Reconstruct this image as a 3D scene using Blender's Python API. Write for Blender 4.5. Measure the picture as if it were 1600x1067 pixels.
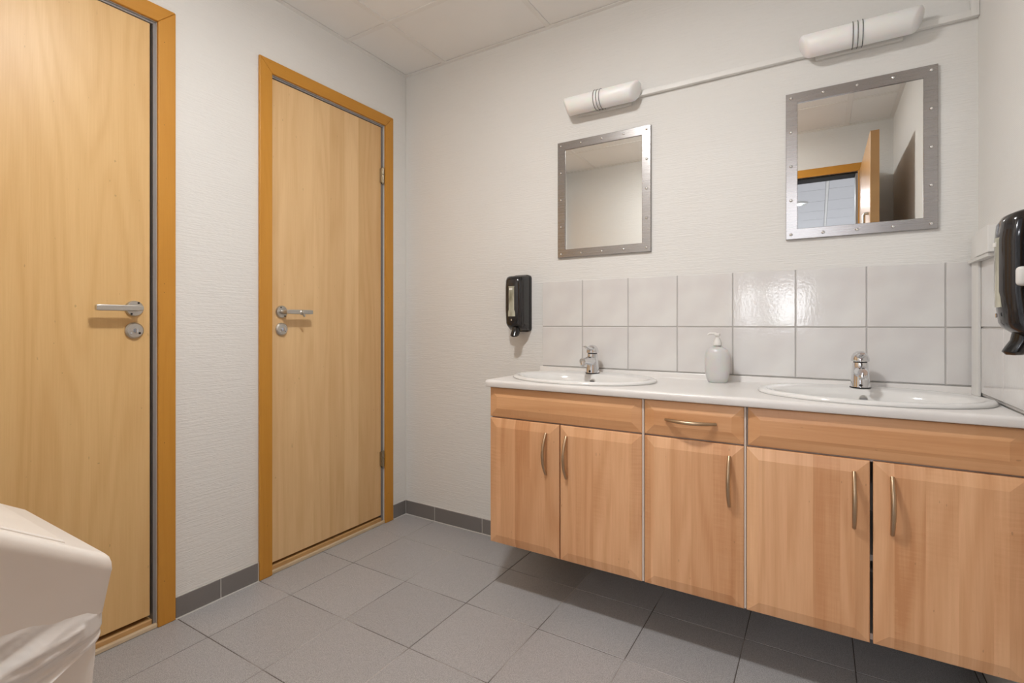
import bpy, bmesh, math, random
from mathutils import Vector, Matrix, noise
random.seed(7)
S = bpy.context.scene
COL = S.collection
for o in list(bpy.data.objects): bpy.data.objects.remove(o)

# ---------------------------------------------------------------- camera
YAW = 0.5461
cam = bpy.data.cameras.new('camera'); camo = bpy.data.objects.new('camera', cam); COL.objects.link(camo)
camo.location = (1.9138, -2.026, 1.0233)
camo.rotation_euler = (math.pi/2, 0, YAW)
cam.sensor_fit = 'HORIZONTAL'; cam.sensor_width = 36; cam.lens = 36*785.72/1600
cam.shift_x = -2.2/1600; cam.shift_y = -27.2/1600
cam.clip_start = 0.02
S.camera = camo

# ---------------------------------------------------------------- world, exposure, lights
w = bpy.data.worlds.new('world'); S.world = w; w.use_nodes = True
w.node_tree.nodes['Background'].inputs[0].default_value = (0.75, 0.85, 1, 1)
w.node_tree.nodes['Background'].inputs[1].default_value = 0.3
S.view_settings.view_transform = 'Standard'; S.view_settings.look = 'None'
S.view_settings.gamma = 1; S.view_settings.use_curve_mapping = False
S.view_settings.exposure = -0.24
W, L, CH = 2.325, 2.045, 2.358          # room width, depth, ceiling height
LAMP = (1.175, -1.305)

def area(name, loc, rot, size, power, color, shape='DISK', size_y=None):
    l = bpy.data.lights.new(name, 'AREA'); l.shape = shape; l.size = size
    if size_y: l.size_y = size_y
    l.energy = power; l.color = color
    o = bpy.data.objects.new(name, l); COL.objects.link(o)
    o.location = loc; o.rotation_euler = rot
    return o
LAMP_POWER = 16
bulb = bpy.data.lights.new('ceiling_lamp_bulb', 'AREA'); bulb.shape='DISK'; bulb.size=0.15; bulb.energy = LAMP_POWER; bulb.color = (1, 0.994, 0.982)
bulbo = bpy.data.objects.new('ceiling_lamp_bulb', bulb); COL.objects.link(bulbo); bulbo.location = (LAMP[0], LAMP[1], CH-0.058)
for hx, hy_ in ((1.70, -5.0), (1.70, -7.4), (0.5, -3.8), (0.5, -6.2)):
    area('hall_bulb', (hx, hy_, 2.47), (0, 0, 0), 0.07, 36, (0.93, 0.95, 1))

# ---------------------------------------------------------------- helpers
def srgb(r, g, b):
    f = lambda c: (c/255)/12.92 if c/255 <= 0.04045 else ((c/255+0.055)/1.055)**2.4
    return (f(r), f(g), f(b), 1)

class NT:
    def __init__(s, name, rough=0.5, metal=0.0, color=(0.8, 0.8, 0.8, 1), spec=0.5, **kw):
        s.m = bpy.data.materials.new(name); s.m.use_nodes = True
        s.n = s.m.node_tree.nodes; s.l = s.m.node_tree.links
        s.b = s.n['Principled BSDF']
        s.b.inputs['Roughness'].default_value = rough; s.b.inputs['Metallic'].default_value = metal
        s.b.inputs['Base Color'].default_value = color; s.b.inputs['Specular IOR Level'].default_value = spec
        for k, v in kw.items(): s.b.inputs[k].default_value = v
    def node(s, t, **kw):
        n = s.n.new(t)
        for k, v in kw.items(): setattr(n, k, v)
        return n
    def link(s, a, b): s.l.new(a, b)
    def coord(s, scale=(1, 1, 1), kind='Object', loc=None):
        t = s.node('ShaderNodeTexCoord'); m = s.node('ShaderNodeMapping')
        m.inputs['Scale'].default_value = scale
        s.link(t.outputs[kind], m.inputs['Vector'])
        return m.outputs['Vector']
    def noise(s, vec, scale=1, detail=2, rough=0.5, dist=0.0):
        n = s.node('ShaderNodeTexNoise'); n.inputs['Scale'].default_value = scale
        n.inputs['Detail'].default_value = detail; n.inputs['Roughness'].default_value = rough
        n.inputs['Distortion'].default_value = dist
        s.link(vec, n.inputs['Vector']); return n.outputs['Fac']
    def math(s, op, a, b=None, c=None):
        n = s.node('ShaderNodeMath', operation=op)
        for i, v in enumerate((a, b, c)):
            if v is None: continue
            if isinstance(v, (int, float)): n.inputs[i].default_value = v
            else: s.link(v, n.inputs[i])
        return n.outputs[0]
    def ramp(s, fac, stops):
        r = s.node('ShaderNodeValToRGB'); e = r.color_ramp.elements
        while len(e) < len(stops): e.new(0.5)
        for i, (p, c) in enumerate(stops): e[i].position = p; e[i].color = c
        s.link(fac, r.inputs['Fac']); return r.outputs['Color']
    def mix(s, fac, a, b, mode='MIX'):
        n = s.node('ShaderNodeMix', data_type='RGBA', blend_type=mode)
        for i, v in ((0, fac), (6, a), (7, b)):
            if isinstance(v, (int, float, tuple)): n.inputs[i].default_value = v
            else: s.link(v, n.inputs[i])
        return n.outputs[2]
    def bump(s, h, strength=0.3, dist=0.001):
        b = s.node('ShaderNodeBump'); b.inputs['Strength'].default_value = strength
        b.inputs['Distance'].default_value = dist
        s.link(h, b.inputs['Height']); s.link(b.outputs['Normal'], s.b.inputs['Normal'])
    def color(s, c): s.link(c, s.b.inputs['Base Color'])

def plain(name, col, rough=0.5, metal=0.0, **kw):
    """a slightly mottled single-colour material"""
    t = NT(name, rough, metal, col, **kw)
    n = t.noise(t.coord(), 9, 3)
    d = tuple(c*0.955 for c in col[:3])+(1,)
    t.color(t.ramp(n, [(0.3, d), (0.7, col)]))
    return t.m

def wallpaper(name, col, kind):
    t = NT(name, 0.62, 0, col, spec=0.35)
    v = t.coord()
    sep = t.node('ShaderNodeSeparateXYZ'); t.link(v, sep.inputs[0])
    big = t.noise(v, 1.7, 2)
    t.color(t.ramp(big, [(0.3, tuple(c*0.97 for c in col[:3])+(1,)), (0.7, col)]))
    if kind == 'rib':
        n = t.noise(t.coord((9, 9, 170)), 1, 3, 0.6)
        n2 = t.noise(t.coord((60, 60, 240)), 1, 2)
        h = t.math('ADD', n, t.math('MULTIPLY', n2, 0.5))
        t.bump(h, 0.8, 0.0022)
    else:
        a = t.math('ADD', t.math('MULTIPLY', sep.outputs[1], 520.0), t.math('MULTIPLY', sep.outputs[2], 900.0))
        b = t.math('SUBTRACT', t.math('MULTIPLY', sep.outputs[1], 520.0), t.math('MULTIPLY', sep.outputs[2], 400.0))
        h = t.math('MULTIPLY', t.math('SINE', a), t.math('SINE', b))
        h = t.math('ADD', h, t.noise(v, 220, 2))
        t.bump(h, 0.35, 0.0008)
    return t.m

def veneer(name, light, dark, width_axis, grain_axis, rough=0.3, plank=None, contrast=0.5, figure=0.0, coat=0.0, cw=0.1, freq=70.0, fine=330.0):
    """wood: stretched-noise contour lines give cathedral grain, fine pores along the grain"""
    t = NT(name, rough, 0, light, spec=0.4)
    if coat: t.b.inputs['Coat Weight'].default_value = coat; t.b.inputs['Coat Roughness'].default_value = 0.22
    tc = t.node('ShaderNodeTexCoord'); sep = t.node('ShaderNodeSeparateXYZ'); t.link(tc.outputs['Object'], sep.inputs[0])
    u = sep.outputs[width_axis]; g = sep.outputs[grain_axis]
    oi = t.node('ShaderNodeObjectInfo').outputs['Random']
    off = t.math('MULTIPLY', oi, 37.0)
    tone = None
    if plank:
        idx = t.math('FLOOR', t.math('ADD', t.math('DIVIDE', u, plank), off))
        wn = t.node('ShaderNodeTexWhiteNoise', noise_dimensions='1D'); t.link(idx, wn.inputs['W'])
        tone = wn.outputs['Value']
        off = t.math('ADD', off, t.math('MULTIPLY', tone, 11.0))
    def vec(su, sg):
        c = t.node('ShaderNodeCombineXYZ')
        t.link(t.math('MULTIPLY', u, su), c.inputs[0]); t.link(t.math('MULTIPLY', g, sg), c.inputs[1]); t.link(off, c.inputs[2])
        return c.outputs[0]
    base = t.noise(vec(7.0, 0.75), 1, 1.5, 0.4)
    cont = t.math('SINE', t.math('MULTIPLY', base, freq))
    cont = t.math('MULTIPLY_ADD', cont, 0.5, 0.5)
    cont = t.math('POWER', cont, 2.0)
    pores = t.noise(vec(fine, 7.0), 1, 3, 0.6)
    wide = t.noise(vec(16.0, 0.8), 1, 2)
    fac = t.math('MULTIPLY_ADD', cont, cw, 0.12-cw*0.4)
    fac = t.math('ADD', fac, t.math('MULTIPLY', pores, 0.42))
    fac = t.math('ADD', fac, t.math('MULTIPLY', wide, 0.55))
    if tone: fac = t.math('ADD', fac, t.math('MULTIPLY_ADD', tone, 0.40, -0.20))
    if figure:
        fg = t.noise(vec(14.0, 150.0), 1, 2)
        msk = t.noise(vec(9.0, 2.2), 1, 1)
        msk = t.math('MAXIMUM', t.math('MULTIPLY_ADD', msk, 3.0, -1.5), 0.0)
        fac = t.math('ADD', fac, t.math('MULTIPLY', t.math('MULTIPLY', fg, msk), figure))
    c = t.ramp(fac, [(0.5-contrast*0.5, light), (0.5+contrast*0.9, dark)])
    # a few small dark pin knots
    k = t.noise(vec(150.0, 45.0), 1, 0)
    kn = t.math('GREATER_THAN', k, 0.86)
    c = t.mix(t.math('MULTIPLY', kn, 0.35), c, tuple(x*0.45 for x in dark[:3])+(1,))
    t.color(c)
    t.bump(pores, 0.06, 0.0006)
    return t.m

def chrome(name, col, rough):
    t = NT(name, rough, 1.0, col)
    n = t.noise(t.coord(), 30, 2)
    t.link(t.math('MULTIPLY_ADD', n, 0.06, rough-0.02), t.b.inputs['Roughness'])
    return t.m

def brushed(name, col, rough, sc=(4, 600, 600)):
    t = NT(name, rough, 1.0, col)
    n = t.noise(t.coord(sc), 1, 3)
    t.color(t.ramp(n, [(0.3, tuple(c*0.95 for c in col[:3])+(1,)), (0.7, col)]))
    t.link(t.math('MULTIPLY_ADD', n, 0.05, rough-0.025), t.b.inputs['Roughness'])
    t.bump(n, 0.03, 0.0003)
    return t.m

M = {}
M['wall_rib'] = wallpaper('ribbed_wallpaper', srgb(231, 230, 227), 'rib')
M['wall_weave'] = wallpaper('woven_wallpaper', srgb(231, 230, 227), 'weave')
M['veneer'] = veneer('beech_veneer', srgb(232, 196, 140), srgb(206, 163, 104), 1, 2, 0.38, None, 0.6, 0, 0.0, 0.15, 62)
M['veneer_light'] = veneer('light_beech_veneer', srgb(234, 199, 150), srgb(206, 163, 110), 1, 2, 0.40, 0.085, 0.58, 0, 0.0, 0.12, 50)
M['veneer_x'] = veneer('beech_veneer_open_door', srgb(214, 172, 120), srgb(184, 136, 88), 1, 2, 0.3, None, 0.5)
M['casing'] = veneer('orange_oak_casing', srgb(210, 152, 64), srgb(190, 130, 46), 1, 2, 0.42, None, 0.7)
M['casing_h'] = veneer('orange_oak_casing_head', srgb(208, 150, 62), srgb(188, 128, 44), 2, 1, 0.36, None, 0.7)
M['casing_x'] = veneer('orange_oak_casing_across', srgb(208, 150, 62), srgb(188, 128, 44), 2, 0, 0.36, None, 0.7)
M['veneer_sill'] = veneer('worn_beech_sill', srgb(205, 165, 112), srgb(176, 134, 84), 2, 1, 0.45, None, 0.62)
M['threshold'] = veneer('raw_oak_threshold', srgb(226, 208, 180), srgb(186, 162, 128), 2, 1, 0.6, None, 0.7)
M['alder'] = veneer('alder_front', srgb(238, 190, 146), srgb(204, 146, 100), 0, 2, 0.36, 0.062, 0.55, 0.7, 0, 0.20, 46, 200.0)
M['alder_h'] = veneer('alder_drawer_front', srgb(230, 180, 134), srgb(200, 142, 94), 2, 0, 0.36, 0.055, 0.6, 0.4, 0, 0.16, 46, 200.0)
M['melamine'] = plain('pale_melamine', srgb(214, 200, 188), 0.45)
M['worktop'] = plain('white_laminate', srgb(232, 229, 226), 0.28)
M['porcelain'] = plain('white_porcelain', srgb(233, 232, 230), 0.08, spec=0.6)
M['grey_strip'] = plain('grey_rebate_paint', srgb(142, 140, 140), 0.5)
M['dark_gap'] = plain('black_seal_gap_shade', srgb(28, 24, 22), 0.8)  # dark doorway head lining, and shade painted into the closed doors' gaps
M['steel'] = brushed('brushed_steel', srgb(172, 169, 168), 0.27)
M['satin'] = brushed('satin_nickel', srgb(205, 203, 198), 0.34, (300, 300, 300))
M['chrome'] = chrome('chrome', srgb(225, 226, 228), 0.06)
M['clip_wire'] = chrome('clip_wire', srgb(130, 130, 130), 0.25)
M['champagne'] = brushed('champagne_metal', srgb(190, 166, 138), 0.38, (300, 300, 300))
M['rivet'] = chrome('polished_rivet', srgb(232, 232, 232), 0.12)
M['hinge'] = chrome('dull_hinge', srgb(170, 160, 140), 0.35)
M['mirror'] = NT('mirror_glass', 0.0, 1.0, (0.86, 0.87, 0.86, 1)).m
M['hole'] = plain('dark_hole', srgb(26, 24, 24), 0.6)
M['black_plastic'] = plain('black_plastic', srgb(22, 22, 23), 0.14, spec=0.6)
M['white_plastic'] = plain('white_plastic', srgb(226, 224, 220), 0.35)
M['trunking'] = plain('white_trunking', srgb(232, 231, 228), 0.4)
M['bin_plastic'] = plain('cream_bin_plastic', srgb(232, 226, 219), 0.4)
M['opal'] = NT('opal_glass', 0.38, 0, srgb(250, 250, 249), **{'Subsurface Weight': 0.3, 'Subsurface Scale': 0.01}).m
M['skirt_grout'] = plain('pale_grout', srgb(205, 202, 198), 0.8)
M['wall_grout'] = plain('wall_grout', srgb(196, 193, 190), 0.8)
M['grid_metal'] = plain('ceiling_grid_paint', srgb(245, 243, 240), 0.5)
M['red_dot'] = plain('red_marker', srgb(150, 40, 50), 0.3)

def tile_mat(name, c1, c2, rough, speck=900):
    t = NT(name, rough, 0, c1, spec=0.45)
    v = t.coord()
    a = t.noise(v, speck, 2, 0.7); b = t.noise(v, 4, 2)
    c = t.ramp(a, [(0.42, c2), (0.58, c1)])
    oi = t.node('ShaderNodeObjectInfo').outputs['Random']
    tone = t.math('MULTIPLY_ADD', oi, 0.10, 0.94)
    cc = t.node('ShaderNodeCombineXYZ')
    for i in range(3): t.link(tone, cc.inputs[i])
    c = t.mix(1.0, c, cc.outputs[0], 'MULTIPLY')
    c = t.mix(t.math('MULTIPLY', b, 0.12), c, srgb(184, 178, 182))
    t.color(c)
    t.bump(a, 0.12, 0.0004)
    return t.m
M['floor_tile'] = tile_mat('grey_floor_tile', srgb(192, 191, 192), srgb(146, 145, 146), 0.42, 520)
M['skirt_tile'] = tile_mat('grey_skirting_tile', srgb(132, 128, 126), srgb(108, 105, 103), 0.5)
def grout_mat():
    t = NT('floor_grout', 0.9, 0, srgb(90, 85, 80))
    n = t.noise(t.coord(), 2.6, 2, 0.5)
    t.color(t.ramp(n, [(0.50, srgb(96, 90, 86)), (0.64, srgb(190, 186, 182))]))
    return t.m
M['floor_grout'] = grout_mat()
def wall_tile_mat():
    t = NT('glazed_white_tile', 0.07, 0, srgb(224, 222, 220), spec=0.55)
    v = t.coord()
    a = t.noise(t.coord((10, 10, 10)), 1, 1); b = t.noise(v, 95, 2)
    t.color(t.ramp(a, [(0.3, srgb(218, 215, 214)), (0.7, srgb(227, 226, 224))]))
    t.bump(t.math('ADD', a, t.math('MULTIPLY', b, 0.55)), 0.3, 0.0012)
    return t.m
M['wall_tile'] = wall_tile_mat()
def panel_mat(name, col):
    t = NT(name, 0.85, 0, col, spec=0.2)
    n = t.noise(t.coord(), 260, 3); b = t.noise(t.coord(), 3, 2)
    t.color(t.ramp(b, [(0.3, tuple(c*0.96 for c in col[:3])+(1,)), (0.7, col)]))
    t.bump(n, 0.25, 0.0008)
    return t.m
M['ceil_panel'] = panel_mat('mineral_ceiling_panel', srgb(249, 248, 246))
M['hall_panel'] = panel_mat('hall_ceiling_panel', srgb(236, 236, 240))
M['hall_wall'] = plain('hall_wall_paint', srgb(232, 232, 232), 0.7)
M['hall_floor'] = plain('hall_floor_vinyl', srgb(188, 186, 184), 0.35)
def glow(name, col, s):
    t = NT(name, 0.5, 0, (0, 0, 0, 1)); t.b.inputs['Emission Color'].default_value = col
    t.b.inputs['Emission Strength'].default_value = s; return t.m
M['lamp_glow'] = glow('lamp_diffuser_glow', (1, 0.985, 0.962, 1), 95)
M['hall_glow'] = glow('hall_lamp_glow', (0.95, 0.97, 1, 1), 1.3)
M['daylight'] = glow('daylight_in_hall_window', (0.93, 0.96, 1, 1), 14)
def film():
    t = NT('bin_liner_film', 0.16, 0, srgb(250, 248, 246), spec=0.7)
    tr = t.node('ShaderNodeBsdfTransparent'); tl = t.node('ShaderNodeBsdfTranslucent')
    tl.inputs[0].default_value = srgb(235, 230, 226)
    m1 = t.node('ShaderNodeMixShader'); m2 = t.node('ShaderNodeMixShader')
    m1.inputs[0].default_value = 0.2; m2.inputs[0].default_value = 0.16
    t.link(t.b.outputs[0], m1.inputs[1]); t.link(tl.outputs[0], m1.inputs[2])
    t.link(m1.outputs[0], m2.inputs[1]); t.link(tr.outputs[0], m2.inputs[2])
    t.link(m2.outputs[0], t.n['Material Output'].inputs[0])
    return t.m
M['film'] = film()
t = NT('frosted_bottle', 0.3, 0, srgb(218, 218, 217), **{'Subsurface Weight': 0.5, 'Subsurface Scale': 0.02, 'Transmission Weight': 0.12}); M['bottle'] = t.m
t = NT('smoked_ribbed_plastic', 0.1, 0, srgb(40, 37, 38), spec=0.6)
sep = t.node('ShaderNodeSeparateXYZ'); t.link(t.coord(), sep.inputs[0])
sn = t.noise(t.coord((1, 90, 0.6)), 1, 2); t.color(t.ramp(sn, [(0.35, srgb(20, 19, 20)), (0.65, srgb(50, 47, 48))])); M['smoke'] = t.m
t = NT('dispenser_window', 0.12, 0, srgb(190, 188, 168), spec=0.5)
n_ = t.noise(t.coord((30, 1, 9)), 1, 3); t.color(t.ramp(n_, [(0.35, srgb(128, 126, 108)), (0.6, srgb(196, 194, 176))])); M['disp_window'] = t.m

def root(name, loc, label=None, cat=None, group=None, rotz=0, kind=None):
    o = bpy.data.objects.new(name, None); COL.objects.link(o); o.location = loc
    o.rotation_euler = (0, 0, rotz); o.empty_display_size = 0.05
    tag(o, label, cat, group, kind); return o
def tag(o, label=None, cat=None, group=None, kind=None):
    if label: o['label'] = label
    if cat: o['category'] = cat
    if group: o['group'] = group
    if kind: o['kind'] = kind
    return o
def org(p):
    v = Vector((0, 0, 0))
    while p: v += p.location; p = p.parent
    return v
class MB:
    """collects shapes given in world coordinates, built as one mesh under its parent"""
    def __init__(s): s.bm = bmesh.new()
    def _bev(s, geom_verts, r, seg):
        es = {e for v in geom_verts for e in v.link_edges}
        bmesh.ops.bevel(s.bm, geom=list(es), offset=r, segments=seg, affect='EDGES', profile=0.5)
    def box(s, x0, x1, y0, y1, z0, z1, r=0, seg=1):
        m = Matrix.Translation(((x0+x1)/2, (y0+y1)/2, (z0+z1)/2)) @ Matrix.Diagonal((abs(x1-x0), abs(y1-y0), abs(z1-z0), 1))
        g = bmesh.ops.create_cube(s.bm, size=1, matrix=m)
        if r: s._bev(g['verts'], r, seg)
        return s
    def cyl(s, a, b, r1, r2=None, n=24, caps=True):
        a, b = Vector(a), Vector(b); d = b-a
        q = Vector((0, 0, 1)).rotation_difference(d.normalized()).to_matrix().to_4x4()
        bmesh.ops.create_cone(s.bm, cap_ends=caps, segments=n, radius1=r1, radius2=r1 if r2 is None else r2,
                              depth=d.length, matrix=Matrix.Translation((a+b)/2) @ q)
        return s
    def ball(s, c, r, sc=(1, 1, 1), n=16):
        bmesh.ops.create_uvsphere(s.bm, u_segments=n, v_segments=max(6, n//2), radius=r,
                                  matrix=Matrix.Translation(c) @ Matrix.Diagonal((*sc, 1)))
        return s
    def rings(s, rings, cap0=False, cap1=False, closed=True):
        vs = [[s.bm.verts.new(p) for p in r] for r in rings]
        for a, b in zip(vs, vs[1:]):
            n = len(a)
            for i in range(n if closed else n-1):
                j = (i+1) % n
                s.bm.faces.new((a[i], a[j], b[j], b[i]))
        if cap0: s.bm.faces.new(list(reversed(vs[0])))
        if cap1: s.bm.faces.new(vs[-1])
        return s
    def lathe(s, c, prof, n=32, axis='z', sx=1, sy=1):
        rr = []
        for r, z in prof:
            ring = []
            for i in range(n):
                a = 2*math.pi*i/n; p = (r*math.cos(a)*sx, r*math.sin(a)*sy, z)
                if axis == 'x': p = (p[2], p[0], p[1])
                if axis == '-y': p = (p[0], -p[2], p[1])
                ring.append((c[0]+p[0], c[1]+p[1], c[2]+p[2]))
            rr.append(ring)
        s.rings(rr, cap0=prof[0][0] > 1e-6, cap1=prof[-1][0] > 1e-6)
        return s
    def tube(s, pts, rad, n=10, flat=1.0):
        pts = [Vector(p) for p in pts]
        if not isinstance(rad, (list, tuple)): rad = [rad]*len(pts)
        rr = []; up = Vector((0, 0, 1))
        for i, p in enumerate(pts):
            d = (pts[min(i+1, len(pts)-1)]-pts[max(i-1, 0)]).normalized()
            if abs(d.dot(up)) > 0.95: up = Vector((0, 1, 0)) if abs(d.y) < 0.9 else Vector((1, 0, 0))
            x = d.cross(up).normalized(); y = x.cross(d).normalized(); up = y
            rr.append([p+x*rad[i]*math.cos(2*math.pi*k/n)+y*rad[i]*flat*math.sin(2*math.pi*k/n) for k in range(n)])
        s.rings(rr, True, True)
        return s
    def prism(s, poly, a, b, axis='x'):
        """polygon extruded: axis x -> poly is (y,z); axis y -> (x,z); axis z -> (x,y)"""
        f = {'x': lambda p, t: (t, p[0], p[1]), 'y': lambda p, t: (p[0], t, p[1]), 'z': lambda p, t: (p[0], p[1], t)}[axis]
        s.rings([[f(p, a) for p in poly], [f(p, b) for p in poly]], True, True)
        return s
    def build(s, name, mat, parent=None, smooth=False, bevel=0, seg=2, angle=40):
        bmesh.ops.remove_doubles(s.bm, verts=s.bm.verts, dist=1e-6)
        bmesh.ops.recalc_face_normals(s.bm, faces=s.bm.faces)
        o_ = org(parent)
        for v in s.bm.verts: v.co -= o_
        me = bpy.data.meshes.new(name); s.bm.to_mesh(me); s.bm.free()
        me.materials.append(M[mat])
        if smooth:
            for p in me.polygons: p.use_smooth = True
            me.set_sharp_from_angle(angle=math.radians(angle))
        o = bpy.data.objects.new(name, me); COL.objects.link(o)
        if parent: o.parent = parent
        if bevel:
            b = o.modifiers.new('bevel', 'BEVEL'); b.width = bevel; b.segments = seg; b.limit_method = 'ANGLE'
        return o
def copy_tree(o, parent=None):
    c = o.copy(); COL.objects.link(c); c.parent = parent
    for ch in list(o.children): copy_tree(ch, c)
    return c
def cut(o, cutters):
    """boolean holes, applied"""
    for c in cutters:
        m = o.modifiers.new('cut', 'BOOLEAN'); m.operation = 'DIFFERENCE'; m.object = c; m.solver = 'EXACT'
    dg = bpy.context.evaluated_depsgraph_get(); me = bpy.data.meshes.new_from_object(o.evaluated_get(dg))
    o.modifiers.clear(); o.data = me
    for c in cutters: bpy.data.objects.remove(c)

# ================================================================= STRUCTURE
G = 0.0014
# floor: grout bed + tiles
fl = MB().box(-0.02, W+0.02, -L-0.13, 0.02, -0.06, -0.0012).build('floor', 'floor_grout')
tag(fl, 'grey square tiled washroom floor with thin light and dark joints', 'floor', kind='structure')
FX = [-0.12]+[0.2062+0.3*i for i in range(8)]; FY = [0]+[-0.2388-0.3*j for j in range(8)]
shared = {}
def slab_tile(x0, x1, y0, y1, z0, z1, mat, parent, name='tile', r=0.0012):
    key = (round(x1-x0, 4), round(y1-y0, 4), round(z1-z0, 4), mat)
    if key in shared:
        o = bpy.data.objects.new(name, shared[key]); COL.objects.link(o); o.parent = parent
    else:
        b = MB().box(x0, x1, y0, y1, z0, z1, r); o = b.build(name, mat, None)
        for v in o.data.vertices: v.co -= Vector((x0, y0, z0))
        shared[key] = o.data; o.parent = parent
    o.location = Vector((x0, y0, z0))-org(parent)
    return o
for i in range(len(FX)):
    xa = max(0.003, FX[i]+G); xb = min(W-0.003, (FX[i+1] if i+1 < len(FX) else 9)-G)
    if FX[i] < 0: xb = FX[1]-G
    if xb-xa < 0.01: continue
    for j in range(len(FY)-1):
        yb = FY[j]-G; ya = FY[j+1]+G
        if ya < -L-0.12: ya = -L-0.12
        if yb-ya < 0.01: continue
        slab_tile(xa, xb, ya, yb, -0.010, 0, 'floor_tile', fl)

D1 = (-1.2, -1.93, 2.043)      # door 1 opening inner casing lines (right, left, top)
D2 = (-0.1598, -0.7856, 2.043)
def wall_with_openings():
    b = MB(); T = -0.12
    H = CH+0.10
    ys = [(0.12, D2[0]), (D2[1], D1[0]), (D1[1], -L-0.12)]
    for a, c in ys: b.box(T, 0, min(a, c), max(a, c), -0.06, H)
    for d in (D1, D2): b.box(T, 0, d[1], d[0], d[2], H)
    return b
wl = wall_with_openings().build('wall_left', 'wall_rib')
tag(wl, 'pale ribbed wallpapered wall holding the two closed wooden doors', 'wall', kind='structure')
wb = MB().box(-0.001, W+0.12, 0, 0.12, -0.06, CH+0.1).build('wall_back', 'wall_rib')
tag(wb, 'pale wallpapered wall behind the mirrors and washbasins', 'wall', kind='structure')
wr = MB().box(W, W+0.12, -L-0.12, 0.0, -0.06, CH+0.1).build('wall_right', 'wall_weave')
tag(wr, 'pale woven-pattern wallpapered wall at the right edge', 'wall', kind='structure')
OX0, OX1, OZ = 1.325, 2.135, 2.043
b = MB(); b.box(0, OX0, -L-0.12, -L, -0.06, CH+0.1); b.box(OX1, W, -L-0.12, -L, -0.06, CH+0.1); b.box(OX0, OX1, -L-0.12, -L, OZ, CH+0.1)
wf = b.build('wall_front', 'wall_rib')
tag(wf, 'pale wall with the open doorway, seen in the right mirror', 'wall', kind='structure')

# ceiling: slab, T-bars and mineral panels
ce = MB().box(-0.1, W+0.1, -L-0.1, 0.1, CH+0.03, CH+0.1).build('ceiling', 'grid_metal')
tag(ce, 'suspended ceiling of pale square mineral panels in a metal grid', 'ceiling', kind='structure')
BX = [0.275, 0.875, 1.475, 2.075]; BY = [-0.405, -1.005, -1.605]
for x in BX: MB().box(x-0.012, x+0.012, -L, 0, CH, CH+0.012).build('grid_bar', 'grid_metal', ce)
for y in BY:
    for x0, x1 in zip([0]+[x+0.012 for x in BX], [x-0.012 for x in BX]+[W]):
        MB().box(x0, x1, y-0.012, y+0.012, CH, CH+0.012).build('grid_bar', 'grid_metal', ce)
b = MB(); b.box(0, 0.020, -L, 0, CH-0.0015, CH+0.002); b.build('wall_angle', 'grid_metal', ce)
b = MB(); b.box(0.020, W-0.02, -0.020, 0, CH-0.0015, CH+0.002); b.build('wall_angle', 'grid_metal', ce)
b = MB(); b.box(W-0.020, W, -L, 0, CH-0.0015, CH+0.002); b.build('wall_angle', 'grid_metal', ce)
b = MB(); b.box(0.020, W-0.02, -L, -L+0.020, CH-0.0015, CH+0.002); b.build('wall_angle', 'grid_metal', ce)
ex = [0.0195]+BX+[W-0.0195]; ey = [-0.0195]+BY+[-L+0.0195]
for i in range(len(ex)-1):
    for j in range(len(ey)-1):
        x0 = ex[i]+(0.0125 if i else 0.001); x1 = ex[i+1]-(0.0125 if i < len(ex)-2 else 0.001)
        y1 = ey[j]-(0.0125 if j else 0.001); y0 = ey[j+1]+(0.0125 if j < len(ey)-2 else 0.001)
        slab_tile(x0, x1, y0, y1, CH+0.0025, CH+0.016, 'ceil_panel', ce, 'ceiling_panel', 0.001)

# skirting
bl = MB().box(0, 0.006, -1.148, -0.8405, 0, 0.0745).box(0, 0.006, -0.1007, 0, 0, 0.0745).build('baseboard_left', 'skirt_grout')
tag(bl, 'low grey tile skirting between the two doors', 'baseboard', kind='structure')
for y0, y1 in ((-1.144, -0.9915), (-0.987, -0.8450), (-0.099, -0.010)):
    slab_tile(0.004, 0.0085, y0, y1, 0.003, 0.073, 'skirt_tile', bl, r=0.001)
bb = MB().box(0.006, W, -0.006, 0, 0, 0.0745).build('baseboard_back', 'skirt_grout')
tag(bb, 'low grey tile skirting along the washbasin wall', 'baseboard', kind='structure')
for y0, y1 in ((-1.146, -0.8425), (-0.1000, -0.0085)):
    MB().box(0.0085, 0.0128, y0, y1, 0.0, 0.0026).build('joint_bead', 'white_plastic', bl)
    MB().box(0.001, 0.0075, y0, y1, 0.0735, 0.0755).build('top_bead', 'skirt_grout', bl)
MB().box(0.0085, W, -0.0128, -0.0085, 0.0, 0.0026).build('joint_bead', 'white_plastic', bb)
MB().box(0.0003, 0.0035, -0.0035, -0.0003, 0.075, CH-0.002).build('corner_bead', 'white_plastic', wb)
xs = [0.0095, 0.2075]+[0.5075+0.3*i for i in range(6)]+[W]
for a, c in zip(xs, xs[1:]):
    slab_tile(a+(0.0022 if a > 0.01 else 0), c-0.0022, -0.0085, -0.004, 0.003, 0.073, 'skirt_tile', bb, r=0.001)

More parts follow.
